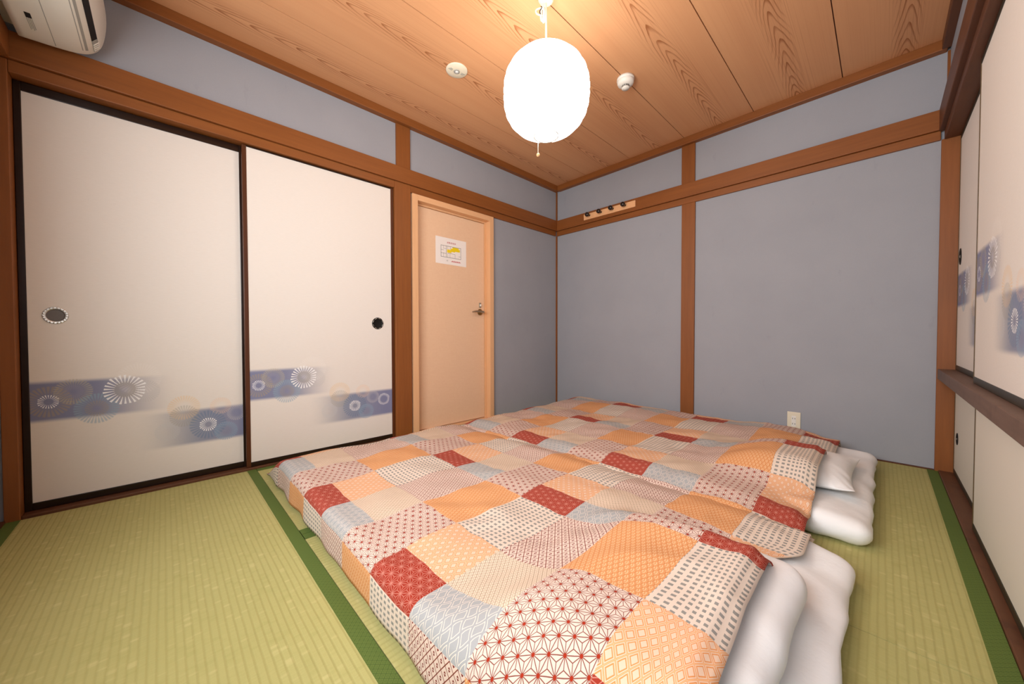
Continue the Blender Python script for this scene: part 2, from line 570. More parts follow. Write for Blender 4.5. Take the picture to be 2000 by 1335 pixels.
# ------------------------------------------------------------------ ceiling boards
ceil = box('ceiling', -0.12, RX + 0.12, NY - 0.12, 0.12, ZC + 0.012, ZC + 0.06, DKX)
tag(ceil, 'wood grain board ceiling with narrow dark joints', 'ceiling', kind='structure')
seams = [-0.085, 0.372, 0.828, 1.284, 1.745, 2.197, 2.655]
for i, (a, b_) in enumerate(zip(seams[:-1], seams[1:])):
    a_, b2 = max(a, -0.02) + 0.0022, min(b_, RX + 0.02) - 0.0022
    o = box('board', a_, b2, NY - 0.02, 0.02, ZC, ZC + 0.011, BOARD, ceil)
    uvl = o.data.uv_layers.new(name='UVMap')
    off = 20.0 * i + 6.0 + 1.37 * i
    for lp in o.data.loops:
        p = o.data.vertices[lp.vertex_index].co
        uvl.data[lp.index].uv = (p.x - (a + b_) / 2, -p.y + off)

# ------------------------------------------------------------------ plaster walls
def wall(name, boxes, label):
    bm = bmesh.new()
    for q in boxes: addbox(bm, *q)
    return tag(finish(bm, name, MP), label, 'wall', kind='structure')
wall('wall_left', [(-0.16, -0.012, NY - 0.1, 0.14, N0, ZC + 0.02), (-0.16, -0.012, -0.90, 0.14, -0.03, N0),
                   (-0.16, -0.012, NY - 0.1, -3.40, -0.03, N0), (-0.16, -0.012, -1.79, -1.65, -0.03, N0),
                   (-0.19, -0.16, NY - 0.1, 0.14, -0.03, ZC)],
     'grey blue plaster wall behind the flowered sliding doors and peach door')
wall('wall_far', [(-0.16, RX + 0.2, 0.012, 0.14, -0.03, ZC + 0.02)],
     'plain grey blue plaster wall behind the bed with coat hooks')
wall('wall_right', [(RX + 0.012, RX + 0.2, NY - 0.1, 0.14, N0, ZC + 0.02), (RX + 0.012, RX + 0.2, NY - 0.1, -1.79, -0.03, N0),
                    (RX + 0.12, RX + 0.2, -1.79, 0.14, -0.03, N0)],
     'narrow strip of grey blue plaster above the closet beam')
wx0, wx1, wz0, wz1 = 0.90, 2.46, 0.80, 1.74
wall('wall_near', [(-0.16, RX + 0.2, NY - 0.14, NY - 0.012, N0, ZC + 0.02), (-0.16, wx0, NY - 0.14, NY - 0.012, -0.03, N0),
                   (wx1, RX + 0.2, NY - 0.14, NY - 0.012, -0.03, N0), (wx0, wx1, NY - 0.14, NY - 0.012, -0.03, wz0),
                   (wx0, wx1, NY - 0.14, NY - 0.012, wz1, N0)],
     'grey blue plaster wall that carries the air conditioner')
fill_win = thing('added_fill_window_1', (1.68, NY - 0.05, wz0), 'added glowing fill window behind the camera, in the wall with the air conditioner', 'window', kind='structure')  # unseen frosted window, added to brighten the room alongside the lantern
for k, (a, b_) in enumerate(((wx0 + 0.02, (wx0 + wx1) / 2), ((wx0 + wx1) / 2, wx1 - 0.02))):
    box('fill_pane', a + 0.02, b_ - 0.02, NY - 0.075, NY - 0.070, wz0 + 0.03, wz1 - 0.03, FILL_PANE, fill_win)
    f = bmesh.new()
    addbox(f, a, a + 0.025, NY - 0.085, NY - 0.055, wz0 + 0.01, wz1 - 0.01)
    addbox(f, b_ - 0.025, b_, NY - 0.085, NY - 0.055, wz0 + 0.01, wz1 - 0.01)
    addbox(f, a, b_, NY - 0.085, NY - 0.055, wz0 + 0.01, wz0 + 0.035)
    addbox(f, a, b_, NY - 0.085, NY - 0.055, wz1 - 0.035, wz1 - 0.01)
    finish(f, 'fill_sash', METAL, fill_win)
f = bmesh.new()
addbox(f, wx0 - 0.03, wx0 + 0.02, NY - 0.12, NY, wz0 - 0.03, wz1 + 0.03); addbox(f, wx1 - 0.02, wx1 + 0.03, NY - 0.12, NY, wz0 - 0.03, wz1 + 0.03)
addbox(f, wx0 + 0.02, wx1 - 0.02, NY - 0.12, NY, wz0 - 0.03, wz0 + 0.01); addbox(f, wx0 + 0.02, wx1 - 0.02, NY - 0.12, NY, wz1 - 0.01, wz1 + 0.03)
finish(f, 'fill_window_frame', WX, fill_win)

# ------------------------------------------------------------------ timber trim
tn = [0]
def trim(x0, x1, y0, y1, z0, z1, m, label, bev=0.003):
    tn[0] += 1
    o = box('trim_%d' % tn[0], x0, x1, y0, y1, z0, z1, m, None, bev)
    return tag(o, label, 'trim', kind='structure')
# left wall
trim(-0.02, 0.018, NY, 0.0, N0, N1, WY, 'long brown beam above the flowered sliding doors and peach door')
trim(-0.11, 0.004, -3.385, -1.796, KZ, N0 - 0.001, WY, 'brown grooved lintel over the two flowered sliding doors')
trim(-0.03, 0.004, -1.674, -0.018, KZ, N0 - 0.001, WY, 'thin brown strip over the peach door and wall')
trim(-0.10, 0.006, -1.796, -1.674, -0.03, N0 - 0.001, WZ, 'brown post between flowered sliding door and peach door')
trim(-0.10, 0.002, -1.779, -1.673, N1, T0, WZ, 'short brown post above beam between two plaster strips, over sliding door end')
trim(-0.10, 0.004, NY, -3.385, -0.03, N0 - 0.001, WZ, 'brown corner post beside the sliding door with round silver pull')
trim(-0.115, -0.002, -3.385, -1.796, -0.03, 0.012, SILL_Y, 'worn brown floor sill under the flowered sliding doors')
trim(-0.02, 0.030, NY, 0.0, T0, ZC, WY, 'brown cornice where ceiling meets wall of sliding doors')
# far wall
trim(0.0, RX, -0.018, 0.02, N0, N1, WX, 'brown beam across the plaster wall, carrying the coat hooks')
trim(0.0, 2.585, -0.004, 0.03, KZ, N0 - 0.001, WX, 'thin brown strip under the beam with coat hooks')
trim(1.262, 1.362, -0.004, 0.06, -0.03, KZ, WZ, 'brown post in the plaster wall below the beam, behind the bed')
trim(1.258, 1.358, -0.002, 0.06, N1, T0, WZ, 'short brown post above the beam on the coat hook wall')
trim(0.03, RX, -0.030, 0.02, T0, ZC, WX, 'brown cornice where ceiling meets the coat hook wall')
trim(-0.014, 0.001, -0.001, 0.014, N1, T0, WZ, 'thin wooden strip in wall corner above the beam', 0)
trim(-0.014, 0.001, -0.001, 0.014, -0.03, KZ, WZ, 'thin wooden strip in wall corner below the beam', 0)
trim(0.0, 2.585, -0.001, 0.014, -0.03, 0.006, DKX, 'low dark strip at foot of the plaster wall behind the bed', 0)
# right wall
trim(2.587, 2.665, -0.006, 0.08, -0.03, KZ, WZ, 'brown corner post beside the closet sliding doors')
trim(2.577, RX + 0.02, NY, -0.018, N0 - 0.01, N1 + 0.005, BEAM_Y, 'dark beam over the closet doors')
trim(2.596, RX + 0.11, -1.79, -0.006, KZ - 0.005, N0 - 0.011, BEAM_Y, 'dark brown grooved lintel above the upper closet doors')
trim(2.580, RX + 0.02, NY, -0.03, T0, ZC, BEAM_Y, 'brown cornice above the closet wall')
trim(RX + 0.002, RX + 0.014, -0.001, 0.012, N1 + 0.005, T0, WZ, 'thin wooden strip in corner beside the closet beam', 0)
trim(2.590, RX + 0.11, -1.79, -0.006, 0.496, 0.548, RAIL_Y, 'worn grey brown middle rail between upper and lower closet doors')
trim(2.600, RX + 0.11, NY, -0.006, -0.03, 0.008, SILL_Y, 'worn brown floor sill under the lower closet doors')
trim(2.590, RX + 0.11, -1.87, -1.79, -0.03, KZ, WZ, 'brown post ending the closet doors away from the bed')
# near wall
trim(0.018, 2.577, NY - 0.02, NY + 0.048, N0, N1, WX, 'brown beam under the air conditioner')
trim(0.03, 2.58, NY - 0.02, NY + 0.030, T0, ZC, WX, 'brown cornice above the air conditioner')
trim(0.004, RX, NY - 0.012, NY + 0.004, -0.03, 0.010, DKX, 'low dark strip at foot of the wall with air conditioner', 0)

# ------------------------------------------------------------------ sliding doors
dn = [0]
def pull(parent, x, y, z, s, rx, ry, kind):
    """recessed finger pull on a door face; s = +1 faces +x, -1 faces -x"""
    o = thing('finger_pull', (x, y, z), None, None)
    o.parent = parent; o.matrix_parent_inverse = parent_world(parent).inverted()
    ax = 'x' if s > 0 else '-x'
    if kind == 'silver':
        lathe('pull_rim', [(0.70, 0.0012), (0.72, 0.0032), (0.80, 0.0022), (0.86, 0.0034), (0.93, 0.0024), (0.97, 0.0030), (1.0, 0.0)], (x, y, z), ax, SILVER, o, 40, rx, ry)
        lathe('pull_cup', [(0.70, 0.0016), (0.68, 0.0005), (0.62, 0.0006), (0.0, 0.0006)], (x, y, z), ax, PULLGREY, o, 40, rx, ry)
        for k in range(20):
            a = 2 * PI * (k + 0.5) / 20
            q = lathe('rim_bead', [(0.0, 0.0038), (0.0026, 0.0030), (0.0030, 0.0)], (x, y + math.cos(a) * rx * 0.87, z + math.sin(a) * ry * 0.87), ax, SILVER, o, 8)
    else:
        lathe('pull_rim', [(0.74, 0.001), (0.80, 0.0030), (0.94, 0.0030), (1.0, 0.0)], (x, y, z), ax, PULLBLK, o, 32, rx, ry)
        lathe('pull_cup', [(0.76, 0.0014), (0.72, 0.0006), (0.0, 0.0006)], (x, y, z), ax, BLACK, o, 32, rx, ry)
        if kind == 'black':
            for k in range(8):
                a = 2 * PI * (k + 0.5) / 8
                tube('rim_inlay', [(x + s * 0.0032, y + math.cos(a + d) * rx * 0.86, z + math.sin(a + d) * ry * 0.86) for d in (-0.24, -0.12, 0, 0.12, 0.24)], 0.0018, SILVER, o, 6)
        else:
            lathe('pull_stud', [(0.0, 0.004), (0.14, 0.003), (0.2, 0.0006)], (x, y, z), ax, SILVER, o, 16, rx, ry)
    return o

def sliding(face, s, ya, yb, z0, z1, label, paper, zoff, fw, st, stm, rlm, grp, pullspec=None, w0=None, top_rail=0.02, bot_rail=0.025):
    """face = x of the papered face, s = direction it looks; ya..yb span with ya the side at print u=0"""
    dn[0] += 1
    lo, hi = min(ya, yb), max(ya, yb)
    d = thing('door_%d' % dn[0], (face, (lo + hi) / 2, z0), label, 'sliding door', grp, 'structure')
    bk = face - s * 0.018
    p = box('paper_panel', face, bk, lo + 0.004, hi - 0.004, z0 + 0.004, z1 - 0.004, paper, d)
    uvl = p.data.uv_layers.new(name='UVMap')
    for lp in p.data.loops:
        c = p.data.vertices[lp.vertex_index].co
        uvl.data[lp.index].uv = (abs(c.y - (ya if w0 is None else w0)), c.z - zoff)
    for a, b_ in ((lo, lo + st), (hi - st, hi)):
        box('stile', face + s * fw, bk - s * 0.002, a, b_, z0, z1, stm, d, 0.002)
    box('rail', face + s * fw, bk - s * 0.002, lo + st, hi - st, z0, z0 + bot_rail, rlm, d, 0.002)
    box('rail', face + s * fw, bk - s * 0.002, lo + st, hi - st, z1 - top_rail, z1, rlm, d, 0.002)
    if pullspec: pull(d, face + s * 0.0004, *pullspec)
    return d

sliding(-0.052, 1, -3.384, -2.640, 0.013, 1.757, 'cream flowered sliding door with wide silver oval pull beside corner post', FUS, 0.0, 0.004, 0.020, FRMY, FRMY, 'flowered closet sliding doors',
        (-3.292, 0.819, 1, 0.036, 0.036, 'silver'), w0=-3.372, bot_rail=0.030, top_rail=0.036)
sliding(-0.018, 1, -2.652, -1.797, 0.013, 1.757, 'cream flowered sliding door with small black round pull beside brown post', FUS, 0.0, 0.004, 0.020, FRM, FRMY, 'flowered closet sliding doors',
        (-1.915, 0.813, 1, 0.040, 0.040, 'black'), w0=-2.632, top_rail=0.008)
G2 = 'sliding doors of the closet by the pillows'
sliding(2.652, -1, -0.008, -0.86, 0.549, 1.754, 'upper cream closet door with blue band next to the corner post', FUS, 0.497, 0.002, 0.010, FRMG, FRMGY, G2,
        (-0.085, 1.123, -1, 0.030, 0.042, 'stud'), w0=-0.01)
sliding(2.626, -1, -0.765, -1.785, 0.549, 1.754, 'upper cream closet door with blue flowered bands, overlapping its neighbour', FUS, 0.497, 0.002, 0.010, FRMG, FRMGY, G2, None, w0=-0.79)
sliding(2.652, -1, -0.008, -0.86, 0.009, 0.495, 'lower plain cream closet door with black pull by the corner post', FUSPLAIN, 0, 0.002, 0.010, FRMG, FRMGY, G2,
        (-0.12, 0.208, -1, 0.026, 0.030, 'stud'))
sliding(2.626, -1, -0.815, -1.785, 0.009, 0.495, 'lower plain cream closet door without a pull, overlapping its neighbour', FUSPLAIN, 0, 0.002, 0.010, FRMG, FRMGY, G2, None)

# ------------------------------------------------------------------ hinged door
dn[0] += 1
d = thing('door_%d' % dn[0], (-0.05, -1.27, 0.0), 'peach hinged door with lever handle and pinned paper notice', 'door', None, 'structure')
box('casing', -0.10, 0.012, -1.664, -1.620, -0.03, 1.757, PALE_Z, d, 0.002)
box('casing', -0.10, 0.012, -0.930, -0.886, -0.03, 1.757, PALE_Z, d, 0.002)
box('head_casing', -0.10, 0.012, -1.620, -0.930, 1.715, 1.757, PALE_Y, d, 0.002)
box('door_stop', -0.10, -0.040, -0.945, -0.930, -0.03, 1.715, PALE_Z, d)
box('door_stop', -0.10, -0.040, -1.620, -1.608, -0.03, 1.715, PALE_Z, d)
box('head_stop', -0.10, -0.040, -1.608, -0.945, 1.702, 1.715, PALE_Y, d)
box('threshold', -0.10, 0.004, -1.620, -0.930, -0.03, 0.008, PALE_Y, d)
leaf = box('door_leaf', -0.085, -0.050, -1.606, -0.947, 0.012, 1.700, DOOR, d, 0.002)
for hz in (0.35, 0.95, 1.50):
    box('hinge', -0.052, -0.036, -1.612, -1.606, hz - 0.05, hz + 0.05, BRASS, d, 0.002)
hd = thing('lever_handle', (-0.05, -0.995, 0.93), None, None); hd.parent = d; hd.matrix_parent_inverse = parent_world(d).inverted()
lathe('rose', [(0.027, 0.0), (0.027, 0.006), (0.020, 0.012), (0.011, 0.014), (0.010, 0.045), (0, 0.047)], (-0.05, -0.995, 0.93), 'x', BRASS, hd, 24)
tube('lever', catmull([(-0.010, -0.985, 0.93), (-0.004, -1.010, 0.931), (-0.003, -1.045, 0.933), (-0.006, -1.085, 0.930), (-0.012, -1.105, 0.926)], 6), [0.010] * 8 + [0.0085] * 10 + [0.007] * 7, METAL, hd, 10)
box('lock_plate', -0.05, -0.046, -1.004, -0.982, 0.968, 1.010, METAL, d, 0.0015)
box('thumb_turn', -0.046, -0.034, -0.998, -0.988, 0.980, 0.998, WHITE_PL, d, 0.0015)

# paper notice with the plan
nx = -0.0490
no = thing('paper_notice', (nx, -1.30, 1.40), 'white paper sheet with floor plan and yellow marking on the peach door', 'notice')
PY0, PY1, PZ0, PZ1 = -1.435, -1.140, 1.298, 1.508
box('sheet', nx - 0.0008, nx, PY0, PY1, PZ0, PZ1, PAPER, no)
def pn(name, a0, a1, b0, b1, m, lift=0.0004):
    return box(name, nx, nx + lift, PY0 + (PY1 - PY0) * a0, PY0 + (PY1 - PY0) * a1, PZ0 + (PZ1 - PZ0) * b0, PZ0 + (PZ1 - PZ0) * b1, m, no)
bm = bmesh.new()
def pl(a0, a1, b0, b1):
    addbox(bm, nx, nx + 0.0004, PY0 + (PY1 - PY0) * a0, PY0 + (PY1 - PY0) * a1, PZ0 + (PZ1 - PZ0) * b0, PZ0 + (PZ1 - PZ0) * b1)
for b0 in (0.26, 0.685): pl(0.16, 0.82, b0, b0 + 0.012)
for a0 in (0.16, 0.33, 0.81): pl(a0, a0 + 0.008, 0.26, 0.69)
for a0 in (0.24, 0.38, 0.45, 0.62): pl(a0, a0 + 0.005, 0.26, 0.42)
for a0 in (0.24, 0.38, 0.46, 0.55): pl(a0, a0 + 0.005, 0.58, 0.69)
pl(0.16, 0.33, 0.40, 0.410); pl(0.16, 0.26, 0.52, 0.528); pl(0.38, 0.62, 0.42, 0.428); pl(0.74, 0.81, 0.36, 0.368); pl(0.24, 0.33, 0.58, 0.588)
finish(bm, 'plan_lines', INK, no)
bm = bmesh.new()
ys = [(0.36, 0.50, 0.45, 0.57), (0.48, 0.62, 0.50, 0.63), (0.54, 0.74, 0.55, 0.68), (0.60, 0.78, 0.53, 0.63)]
for k, (a0, a1, b0, b1) in enumerate(ys):
    addbox(bm, nx, nx + 0.0006 + 0.0001 * k, PY0 + (PY1 - PY0) * a0, PY0 + (PY1 - PY0) * a1, PZ0 + (PZ1 - PZ0) * b0, PZ0 + (PZ1 - PZ0) * b1)
finish(bm, 'yellow_marking', YELLOW, no)
def text(name, s, size, a, b_, m):
    cu = bpy.data.curves.new(name, 'FONT'); cu.body = s; cu.size = size; cu.align_x = 'CENTER'; cu.space_character = 1.35
    t = bpy.data.objects.new(name, cu); C.objects.link(t)
    bpy.context.view_layer.update()
    dg = bpy.context.evaluated_depsgraph_get()
    me = bpy.data.meshes.new_from_object(t.evaluated_get(dg))
    bpy.data.objects.remove(t)
    me.transform(Matrix.Translation((nx + 0.0006, PY0 + (PY1 - PY0) * a, PZ0 + (PZ1 - PZ0) * b_)) @ Matrix(((0, 0, 1, 0), (1, 0, 0, 0), (0, 1, 0, 0), (0, 0, 0, 1))))
    me.materials.clear(); me.materials.append(m)
    return link(name, me, no)
text('heading', '\u907f\u96e3\u7d4c\u8def\u56f3', 0.015, 0.50, 0.80, REDINK)
text('floor_text', '1F', 0.017, 0.36, 0.11, INK)
bm = bmesh.new()
for k in range(11):
    a0 = 0.50 + 0.028 * k
    addbox(bm, nx, nx + 0.0004, PY0 + (PY1 - PY0) * a0, PY0 + (PY1 - PY0) * (a0 + 0.020), PZ0 + (PZ1 - PZ0) * 0.115, PZ0 + (PZ1 - PZ0) * (0.145 + 0.02 * (k % 2)))
finish(bm, 'red_line', REDINK, no)

# ------------------------------------------------------------------ coat hooks
hk = thing('coat_hook_rail', (0.62, -0.018, 1.84), 'pale wooden board with four black pegs on the brown beam', 'coat hooks')
box('board', 0.356, 0.884, -0.030, -0.0185, 1.838, 1.893, PALE_X, hk, 0.0015)
for x in (0.420, 0.546, 0.668, 0.789):
    lathe('peg', [(0.010, 0.0), (0.008, 0.014), (0.0085, 0.020), (0.018, 0.030), (0.021, 0.040), (0.019, 0.050), (0.010, 0.056), (0, 0.057)], (x, -0.030, 1.872), '-y', BLACK_KNOB, hk, 20)

# ------------------------------------------------------------------ wall outlet
ol = thing('wall_outlet', (1.984, 0.012, 0.16), 'white double power outlet on plaster wall above the duvet corner', 'outlet')
box('cover_plate', 1.949, 2.019, 0.004, 0.012, 0.102, 0.222, CREAM_PL, ol, 0.0025)
box('socket_body', 1.972, 1.996, 0.0025, 0.006, 0.127, 0.197, WHITE_PL, ol, 0.001)
for zz in (0.145, 0.180):
    for xx in (1.978, 1.990):
        box('slot', xx - 0.0012, xx + 0.0012, 0.0018, 0.003, zz - 0.0045, zz + 0.0045, BLACK, ol)

# ------------------------------------------------------------------ ceiling fittings
al = thing('smoke_alarm', (1.290, -0.955, ZC), 'round white smoke alarm with dark slots on the board ceiling', 'smoke alarm')
lathe('base', [(0.0, 0.0), (0.050, 0.0), (0.051, 0.012), (0.048, 0.016)], (1.290, -0.955, ZC), '-z', WHITE_PL, al, 36)
lathe('housing', [(0.047, 0.014), (0.048, 0.026), (0.044, 0.036), (0.030, 0.042), (0.026, 0.043), (0.0, 0.043)], (1.290, -0.955, ZC), '-z', WHITE_PL, al, 36)
lathe('sensor_cap', [(0.020, 0.042), (0.0205, 0.054), (0.023, 0.056), (0.022, 0.061), (0.0, 0.063)], (1.290, -0.955, ZC), '-z', WHITE_PL, al, 28)
for k in range(14):
    a = 2 * PI * k / 14
    bm = bmesh.new(); addbox(bm, 0.0200, 0.0212, -0.0026, 0.0026, -0.0535, -0.0440)
    bm.transform(Matrix.Translation((1.290, -0.955, ZC)) @ Matrix.Rotation(a, 4, 'Z'))
    finish(bm, 'slot', BLACK, al)
el = thing('ceiling_disc_light', (0.642, -1.722, ZC), 'flat round cream emergency light with small centre lens on ceiling', 'emergency light')
lathe('plate', [(0.0, 0.0), (0.062, 0.0), (0.062, 0.003), (0.058, 0.006), (0.022, 0.008), (0.0, 0.008)], (0.642, -1.722, ZC), '-z', CREAM_PL, el, 40)
lathe('lens_ring', [(0.010, 0.008), (0.012, 0.012), (0.017, 0.011), (0.018, 0.007)], (0.642, -1.722, ZC), '-z', GREY_PL, el, 24)
lathe('lens', [(0.010, 0.008), (0.009, 0.012), (0.0, 0.014)], (0.642, -1.722, ZC), '-z', WHITE_PL, el, 20)
for s, a0 in ((1, 0.6), (-1, 0.6)):
    bm = bmesh.new()
    for k in range(3): addbox(bm, 0.026, 0.050 - 0.004 * k, -0.012 + 0.006 * k, -0.0095 + 0.006 * k, -0.0086, -0.0070)
    bm.transform(Matrix.Translation((0.642, -1.722, ZC)) @ Matrix.Rotation(PI * 0.5 if s > 0 else -PI * 0.5, 4, 'Z'))
    finish(bm, 'printed_mark', GREY_PL, el)

# ------------------------------------------------------------------ pendant lamp
LX, LY = 1.297, -1.695
LT, LB = 2.018, 1.642
lp = thing('pendant_lamp', (LX, LY, ZC), 'glowing white paper lantern hanging on a bundled white cord', 'pendant lamp')
lathe('ceiling_rose', [(0.0, 0.0), (0.036, 0.0), (0.036, 0.010), (0.030, 0.020), (0.016, 0.026), (0.0, 0.028)], (LX, LY, ZC), '-z', CREAM_PL, lp, 28)
tube('cord', [(LX, LY, ZC - 0.026), (LX, LY, 2.20), (LX, LY, LT - 0.01)], 0.0042, CORD, lp)
cb = []
for k in range(61):
    t = k / 60.0; a = t * 2 * PI * 4
    cb.append((LX - 0.011 + 0.010 * math.sin(a) * (0.6 + 0.4 * math.sin(t * 9)), LY - 0.008 + 0.006 * math.cos(a * 0.5 + 1), 2.192 + 0.032 * math.cos(a)))
tube('cord_bundle', cb, 0.0036, CORD, lp, 6)
tube('cord_loop', catmull([(LX - 0.012, LY - 0.012, 2.185), (LX - 0.032, LY - 0.026, 2.197), (LX - 0.034, LY - 0.030, 2.212), (LX - 0.020, LY - 0.020, 2.218), (LX - 0.008, LY - 0.008, 2.214)], 6), 0.0036, CORD, lp, 6)
tube('cord_tie', catmull([(LX - 0.018, LY - 0.018, 2.190), (LX - 0.020, LY - 0.021, 2.204), (LX - 0.012, LY - 0.016, 2.218), (LX - 0.016, LY - 0.016, 2.226)], 5), 0.0018, BLACK, lp, 6)
bm = bmesh.new()
seg, rows = 64, 46
rings = []
RM = 0.1935
for i in range(rows + 1):
    t = i / rows
    zz = LB + (LT - LB) * t
    q = 2 * t - 1
    r = RM * (max(0.0, 1 - abs(q) ** 2.5)) ** 0.5 if 0 < i < rows else 0.055
    r = max(r, 0.055)
    ring = []
    for k in range(seg):
        a = 2 * PI * k / seg
        w = 1 + 0.010 * math.sin(i * PI / 2.0) * (1 if abs(q) < 0.95 else 0) + 0.012 * noise.noise(Vector((math.cos(a) * 1.4, math.sin(a) * 1.4, t * 3)))
        ring.append(bm.verts.new((LX + r * w * math.cos(a), LY + r * w * math.sin(a), zz)))
    rings.append(ring)
for a, b_ in zip(rings[:-1], rings[1:]):
    for k in range(seg):
        j = (k + 1) % seg
        bm.faces.new((a[k], a[j], b_[j], b_[k]))
bm.faces.new(rings[-1])
finish(bm, 'paper_shade', SHADE, lp, True)
lathe('shade_ring', [(0.053, LB), (0.057, LB - 0.002), (0.057, LB + 0.004), (0.053, LB + 0.004), (0.053, LB)], (LX, LY, 0), 'z', CORD, lp, 32)
pcx, pcy = LX - 0.022, LY - 0.030
tube('pull_cord', [(pcx, pcy, LB + 0.05), (pcx, pcy, 1.60), (pcx, pcy, 1.562)], 0.0014, CORD, lp, 6)
lathe('pull_bead', [(0.0, -0.009), (0.006, -0.006), (0.008, 0.0), (0.006, 0.006), (0.0, 0.009)], (pcx, pcy, 1.555), 'z', BEAD, lp, 14)

# ------------------------------------------------------------------ air conditioner
ac = thing('air_conditioner', (0.45, NY, 1.87), 'cream wall air conditioner mounted above the beam near corner', 'air conditioner')
def cat2(pts, n):
    return [(v.x, v.y) for v in catmull([(a, b_, 0) for a, b_ in pts], n)]
prof = [(-3.436, 1.917), (-3.352, 1.917)] + cat2([(-3.347, 1.882), (-3.255, 1.886), (-3.200, 1.893), (-3.165, 1.909), (-3.140, 1.940), (-3.126, 1.990), (-3.120, 2.060), (-3.125, 2.130), (-3.145, 2.165), (-3.200, 2.180)], 4) + [(-3.436, 2.185)]
def extr(name, prof, x0, x1, m, parent, round_end=0.012):
    bm = bmesh.new()
    cy = sum(p[0] for p in prof) / len(prof); cz = sum(p[1] for p in prof) / len(prof)
    xs = [(x0, 0.94), (x0 + round_end * 0.4, 0.985), (x0 + round_end, 1.0), (x1 - round_end, 1.0), (x1 - round_end * 0.4, 0.985), (x1, 0.94)] if round_end else [(x0, 1), (x1, 1)]
    rings = [[bm.verts.new((x, cy + (p[0] - cy) * (s if round_end else 1), cz + (p[1] - cz) * s)) for p in prof] for x, s in xs]
    n = len(prof)
    for a, b_ in zip(rings[:-1], rings[1:]):
        for k in range(n):
            j = (k + 1) % n
            bm.faces.new((a[k], a[j], b_[j], b_[k]))
    bm.faces.new(rings[0]); bm.faces.new(list(reversed(rings[-1])))
    return finish(bm, name, m, parent)
body = extr('body', prof, 0.055, 0.860, AC_PL, ac)
for p in body.data.polygons: p.use_smooth = len(p.vertices) == 4
def strip(name, y0, z0, y1, z1, t, x0, x1, m):
    """thin slab lying on the skin between two profile points"""
    n = Vector((0, z1 - z0, -(y1 - y0))).normalized()
    if n.z > 0 and n.y < 0: n = -n
    bm = bmesh.new()
    P = []
    for x in (x0, x1):
        for (y, z) in ((y0, z0), (y1, z1)):
            for s in (-0.004, t): P.append(bm.verts.new((x, y + n.y * s, z + n.z * s)))
    for idx in ((0, 1, 3, 2), (4, 6, 7, 5), (0, 4, 5, 1), (2, 3, 7, 6), (0, 2, 6, 4), (1, 5, 7, 3)):
        bm.faces.new([P[i] for i in idx])
    return finish(bm, name, m, ac)
strip('panel_seam', -3.2570, 1.8858, -3.2550, 1.8860, 0.0006, 0.075, 0.845, GREY_PL)
strip('groove', -3.186, 1.8985, -3.170, 1.9060, 0.0012, 0.090, 0.830, GREY_PL)
strip('louvre_gap', -3.1560, 1.9180, -3.1420, 1.9360, 0.0022, 0.150, 0.800, BLACK)
strip('louvre_end', -3.1560, 1.9180, -3.1420, 1.9360, 0.0032, 0.075, 0.150, GREY_PL)
for k in range(4): strip('louvre_tooth', -3.1560, 1.9180, -3.1420, 1.9360, 0.0048, 0.082 + 0.013 * k, 0.088 + 0.013 * k, AC_PL)
strip('badge', -3.305, 1.8832, -3.291, 1.8842, 0.0008, 0.215, 0.245, BLACK)
for k in range(4): strip('badge_line', -3.305 + 0.004 * k, 1.8833, -3.3035 + 0.004 * k, 1.8834, 0.0007, 0.140 + 0.008 * (k % 2), 0.212, GREY_PL)

# ------------------------------------------------------------------ bedding
def sm(a, b_, x):
    t = max(0.0, min(1.0, (x - a) / (b_ - a))); return t * t * (3 - 2 * t)

def softbox(name, x0, x1, y0, y1, z0, z1, rx, ry, m, wr=0.006, n=44, seed=0.0, dome=0.0, sag=None):
    """stuffed slab: rounded-box surface, flattened underneath, with cloth wrinkles"""
    bm = bmesh.new()
    bmesh.ops.create_cube(bm, size=2.0)
    bmesh.ops.subdivide_edges(bm, edges=bm.edges[:], cuts=n, use_grid_fill=True)
    hx, hy, hz = (x1 - x0) / 2, (y1 - y0) / 2, (z1 - z0) / 2
    cx, cy, cz = (x0 + x1) / 2, (y0 + y1) / 2, (z0 + z1) / 2
    R3 = Vector((rx, ry, hz))
    H3 = Vector((hx, hy, hz))
    for v in bm.verts:
        P = Vector([math.sin(PI / 2 * q) * h for q, h in zip(v.co, H3)])
        c = Vector([max(-(h - r), min(h - r, q)) for q, h, r in zip(P, H3, R3)])
        d = Vector([(q - w) / r for q, w, r in zip(P, c, R3)])
        d.normalize()
        N = d
        P = c + Vector([a * b_ for a, b_ in zip(d, R3)])
        X_, Y_ = P.x + cx, P.y + cy
        w = noise.noise(Vector((X_ * 7 + seed, Y_ * 7, seed + P.z * 5))) * wr
        w -= abs(noise.noise(Vector(((X_ + Y_) * 6 + seed, (X_ - Y_) * 2.2, seed + 5 + P.z * 6)))) * wr * 1.6
        w += noise.noise(Vector((X_ * 21, Y_ * 17 + seed, 2.0 + P.z * 20))) * wr * 0.35
        P += N * w
        if dome: P.z += dome * max(0, 1 - (P.x / hx) ** 2) * max(0, 1 - (P.y / hy) ** 2) * (1 if N.z > 0 else 0)
        P += Vector((cx, cy, cz))
        if sag and N.z > 0: P.z += sag(P.x, P.y) * N.z
        P.z = max(P.z, z0 + 0.0005 * (1 - N.z))
        v.co = P
    return finish(bm, name, m, None, True)

